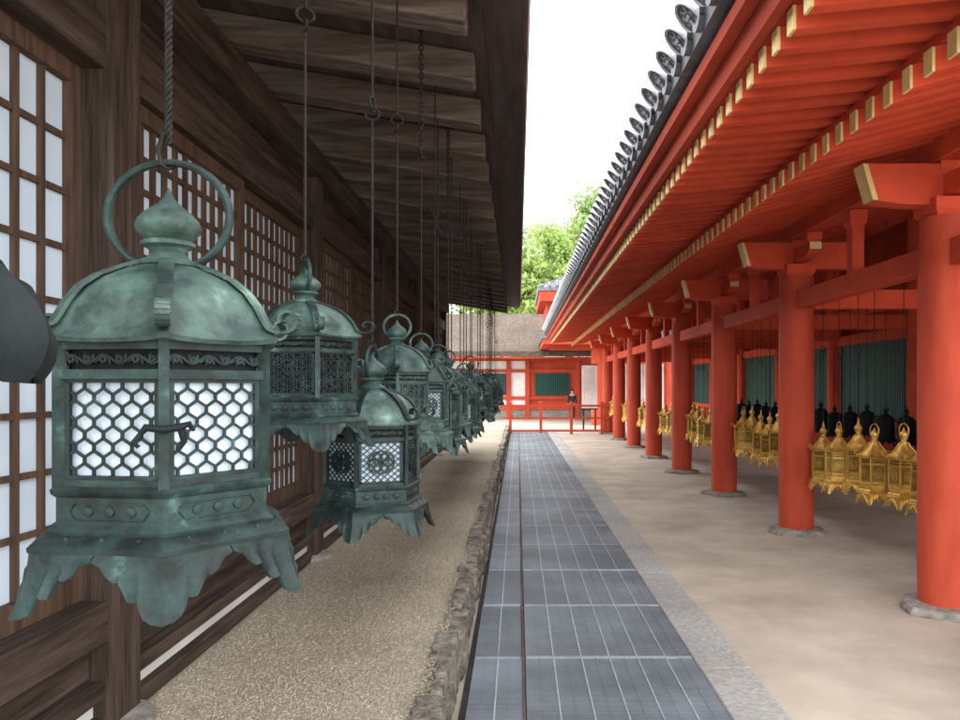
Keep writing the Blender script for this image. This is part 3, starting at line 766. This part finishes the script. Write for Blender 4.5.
def gate():
    y=30.6
    F=thing('gate_building','two tier vermilion gate with a thick column and grey tiled upper roof','building',(4.6,32,0))
    for x in(3.22,6.2):
        b=MB();b.lathe([(.24,0),(.24,3.2)],24,0,0,(x,y,0));part(b,'column',M['red_col'],F)
    b=MB();b.box((3.4,y-.1,2.5),(6.0,y+.1,2.8));part(b,'tie_beam',M['red_far'],F)
    b=MB();b.box((1.3,y-.12,3.05),(8,y+.12,3.3));part(b,'head_beam',M['red_far'],F)
    def roof(z,x0,x1,y0,y1,rise,nm,fh=.22):
        b=MB();i=1.7
        vs=[(x0,y0,z),(x1,y0,z),(x1,y1,z),(x0,y1,z),(x0,y0,z+.14),(x1,y0,z+.14),(x1,y1,z+.14),(x0,y1,z+.14),
            (x0+i,y0+i*.7,z+rise),(x1-i,y0+i*.7,z+rise),(x1-i,y1-i*.7,z+rise),(x0+i,y1-i*.7,z+rise)]
        b.add(vs,[(0,3,2,1),(0,1,5,4),(1,2,6,5),(2,3,7,6),(3,0,4,7),(4,5,9,8),(5,6,10,9),(6,7,11,10),(7,4,8,11),(8,9,10,11)],0)
        n=int((x1-x0)/.3)
        for k in range(n):
            x=x0+.15+k*.3;t0=min(1,(x-x0)/i,(x1-x)/i)
            b.tube([(x,y0-.01,z+.16),(x,y0+i*.7*t0,z+.16+(rise-.14)*t0)],.06,6)
        n=int((y1-y0)/.3)
        for k in range(n):
            q=y0+.15+k*.3;t0=min(1,(q-y0)/(i*.7),(y1-q)/(i*.7))
            b.tube([(x0-.01,q,z+.16),(x0+i*t0,q,z+.16+(rise-.14)*t0)],.06,6)
        part(b,nm,M['tile'],F)
        b=MB();b.box((x0+.06,y0+.06,z-fh),(x1-.06,y1-.06,z-.003));part(b,'eave_fascia',M['red_far'],F)
    roof(3.48,.95,9,y-.9,y+4.5,.6,'lower_roof')
    b=MB();b.box((1.15,y-.4,3.7),(7.9,y+3.5,5.0));part(b,'upper_wall',M['red_far'],F)
    roof(5.35,.80,9,y-1.1,y+4.5,.85,'upper_roof',.40)
    b=MB();b.box((4.0,y+1,0),(8,y+1.15,3.1));part(b,'plaster_wall',M['white'],F)
gate()
S=thing('notice_board','white notice board on two legs in front of the far thick column','sign',(2.53,26.5,0))
b=MB();b.box((2.26,26.48,.80),(2.80,26.52,2.32));part(b,'board',M['white'],S,.004)
b=MB();b.box((2.23,26.47,2.322),(2.83,26.53,2.37));b.box((2.23,26.47,.75),(2.83,26.53,.798));part(b,'board_frame',M['wood_h'],S)
for x in(2.32,2.74):
    b=MB();b.box((x-.03,26.521,0),(x+.03,26.56,2.25));part(b,'leg',M['wood_v'],S)
b=MB();rr=random.Random(8)
for i in range(6):
    x=2.34+i*.068;z=2.18
    while z>1.1+.3*(i%2):
        h=rr.uniform(.03,.05);b.box((x,26.472,z-h),(x+.014,26.479,z));z-=h+.04
part(b,'lettering',M['ink'],S)

# ------------------------------------------------------------------ person (far, dark clothes)
def skinfig(name,verts,edges,radii,m,parent,sub=2,rootv=0):
    me=bpy.data.meshes.new(name);me.from_pydata(verts,edges,[]);me.materials.append(m)
    o=bpy.data.objects.new(name,me);COL.objects.link(o);o.parent=parent
    sk=o.modifiers.new('skin','SKIN');sk.use_smooth_shade=True
    lay=me.skin_vertices[0] if me.skin_vertices else None
    if lay is None:
        bpy.context.view_layer.objects.active=o;bpy.ops.mesh.customdata_skin_add();lay=me.skin_vertices[0]
    for i,r in enumerate(radii):
        lay.data[i].radius=r if isinstance(r,tuple) else (r,r)
    lay.data[rootv].use_root=True
    s=o.modifiers.new('sub','SUBSURF');s.levels=sub;s.render_levels=sub
    return o
PR=thing('person','person in dark clothes standing beyond the rail fence near the notice board','person',(2.50,34.6,0))
V=[(0,0,.92),(0,0,1.08),(0,0,1.28),(0,0,1.42),(0,-.01,1.48),(0,-.02,1.56),(0,-.02,1.66)]
Rd=[(.14,.10),(.125,.09),(.16,.10),(.13,.08),(.05,.05),(.075,.085),(.07,.08)]
E=[(i,i+1) for i in range(6)]
for s in(-1,1):
    o=len(V);V+=[(s*.17,0,1.39),(s*.22,.01,1.12),(s*.23,-.05,.88),(s*.23,-.07,.80)];Rd+=[.055,.043,.033,.024]
    E+=[(3,o),(o,o+1),(o+1,o+2),(o+2,o+3)]
    for k,(dy,ln) in enumerate(((-.035,.062),(-.015,.075),(.006,.072),(.026,.058))):
        q=len(V);V+=[(s*.235,-.07+dy,.765),(s*.23,-.075+dy,.765-ln*.5),(s*.222,-.08+dy,.765-ln)];Rd+=[.009,.009,.007]
        E+=[(o+3,q),(q,q+1),(q+1,q+2)]
    q=len(V);V+=[(s*.215,-.105,.79),(s*.205,-.12,.755)];Rd+=[.010,.008];E+=[(o+3,q),(q,q+1)]
    o=len(V);V+=[(s*.085,0,.86),(s*.095,-.01,.48),(s*.10,.02,.09),(s*.105,-.13,.04)];Rd+=[.095,.062,.042,(.035,.03)]
    E+=[(0,o),(o,o+1),(o+1,o+2),(o+2,o+3)]
body=skinfig('body',V,E,Rd,M['skin'],PR)
JV=[(0,0,.88),(0,0,1.08),(0,0,1.28),(0,0,1.42)];JR=[(.165,.125),(.15,.115),(.18,.12),(.14,.095)];JE=[(0,1),(1,2),(2,3)]
for s in(-1,1):
    o=len(JV);JV+=[(s*.175,0,1.39),(s*.225,.01,1.12),(s*.235,-.045,.90)];JR+=[.068,.056,.045];JE+=[(3,o),(o,o+1),(o+1,o+2)]
skinfig('jacket',JV,JE,JR,M['cloth_dark'],PR)
TV=[(0,0,.93)];TR=[(.15,.115)];TE=[]
for s in(-1,1):
    o=len(TV);TV+=[(s*.085,0,.84),(s*.095,-.01,.48),(s*.10,.015,.10)];TR+=[.108,.075,.06];TE+=[(0,o),(o,o+1),(o+1,o+2)]
skinfig('trousers',TV,TE,TR,M['cloth_dark'],PR)
b=MB();b.lathe([(.088,1.60),(.098,1.66),(.09,1.72),(.05,1.76),(.01,1.77)],16,0,0,(0,.015,0));link('hair',b.mesh('hair',M['hair']),PR)
for s in(-1,1):
    b=MB();b.prism_y([(s*.105-.045,0),(s*.105+.045,0),(s*.105+.04,.08),(s*.105-.04,.08)],-.20,.06);link('shoe',b.mesh('shoe',M['ink']),PR,bev=.02)
PR.scale=(.84,.84,.84)

# ------------------------------------------------------------------ trees
def tree(x,y,h,rad,seed,label,leaf='leaf_haze1',n=9000,trn=1):
    T=thing('broadleaf_tree',label,'tree',(x,y,0),'trees behind the far roofs')
    r=random.Random(seed);b=MB()
    b.tube([(0,0,0),(.1,0,h*.25),(-.1,.1,h*.5),(0,0,h*.8)],[.4,.32,.22,.06],10)
    cl=[]
    for i in range(60):
        while 1:
            p=Vector((r.uniform(-1,1),r.uniform(-1,1),r.uniform(-1,1)))
            if .25<p.length<1:break
        cl.append((Vector((p.x*rad,p.y*rad,h*.60+p.z*h*.36)),rad*r.uniform(.18,.36)))
    for c,s in cl[:14]:
        b.tube([(0,0,h*.35),(c.x*.5,c.y*.5,(c.z+h*.35)/2+.4),tuple(c)],[.16,.09,.03],6)
    link('trunk',b.mesh('trunk',M['trunk']),T)
    g=np.random.default_rng(seed)
    per=n//len(cl);vs=[];fs=[]
    for c,s in cl:
        for k in range(per):
            d=g.normal(size=3);d/=np.linalg.norm(d);q=np.array(c)+d*s*g.uniform(.45,1.15)*np.array([1.2,1.2,.8])
            a=g.normal(size=3);a/=np.linalg.norm(a);bb_=np.cross(a,d+.01);bb_/=np.linalg.norm(bb_)+1e-6
            l=g.uniform(.10,.22);o=len(vs)
            vs+= [tuple(q-a*l),tuple(q+bb_*l*.6),tuple(q+a*l),tuple(q-bb_*l*.6)];fs.append((o,o+1,o+2,o+3))
    me=bpy.data.meshes.new('crown');me.from_pydata(vs,[],fs);me.materials.append(M[leaf]);link('crown',me,T)
tree(.6,52,13.6,4.0,1,'bright green tree just right of the timber eave, above the bark roof','leaf_haze1',22000)
tree(4.0,60,15.6,4.8,5,'bright green tree filling the gap beside the gate roof','leaf_haze1',22000)
tree(6.6,58,17.6,4.2,2,'tall green tree whose top shows beside the tiled eave','leaf_haze2',18000)
tree(-4.5,60,12,4.5,3,'green tree behind the timber hall','leaf_haze2',6000)

# ------------------------------------------------------------------ light, world, camera
W=bpy.data.worlds.new('World');sc.world=W;W.use_nodes=True
nt=W.node_tree;N=nt.nodes;L=nt.links
bg=N['Background'];sky=N.new('ShaderNodeTexSky');sky.sky_type='NISHITA';sky.sun_disc=False
sky.sun_elevation=math.radians(58);sky.sun_rotation=math.radians(215)
L.new(sky.outputs[0],bg.inputs[0]);bg.inputs[1].default_value=.15
bg2=N.new('ShaderNodeBackground');tc=N.new('ShaderNodeTexCoord');nz=N.new('ShaderNodeTexNoise');nz.inputs['Scale'].default_value=2.2;nz.inputs['Detail'].default_value=5
L.new(tc.outputs['Generated'],nz.inputs['Vector'])
cr=N.new('ShaderNodeValToRGB');cr.color_ramp.elements[0].position=.3;cr.color_ramp.elements[0].color=(.90,.95,1,1);cr.color_ramp.elements[1].position=.6;cr.color_ramp.elements[1].color=(.98,.99,1,1)
L.new(nz.outputs['Fac'],cr.inputs['Fac']);L.new(cr.outputs[0],bg2.inputs[0]);bg2.inputs[1].default_value=5.6
mx=N.new('ShaderNodeMixShader');mx.inputs[0].default_value=.85
L.new(bg.outputs[0],mx.inputs[1]);L.new(bg2.outputs[0],mx.inputs[2]);L.new(mx.outputs[0],N['World Output'].inputs['Surface'])
sl=bpy.data.lights.new('sun','SUN');sl.energy=.8;sl.angle=math.radians(25);sl.color=(1,.96,.9)
so=bpy.data.objects.new('sun',sl);COL.objects.link(so)
d=Vector((.38,.28,-1)).normalized();so.rotation_euler=d.to_track_quat('-Z','Y').to_euler()
cd=bpy.data.cameras.new('camera');co=bpy.data.objects.new('camera',cd);COL.objects.link(co)
co.location=(0,0,1.55);co.rotation_euler=(PI/2,0,0);cd.sensor_width=36;cd.lens=28.1
cd.shift_x=-38/960;cd.shift_y=27/960;cd.clip_start=.02;cd.clip_end=800
sc.camera=co
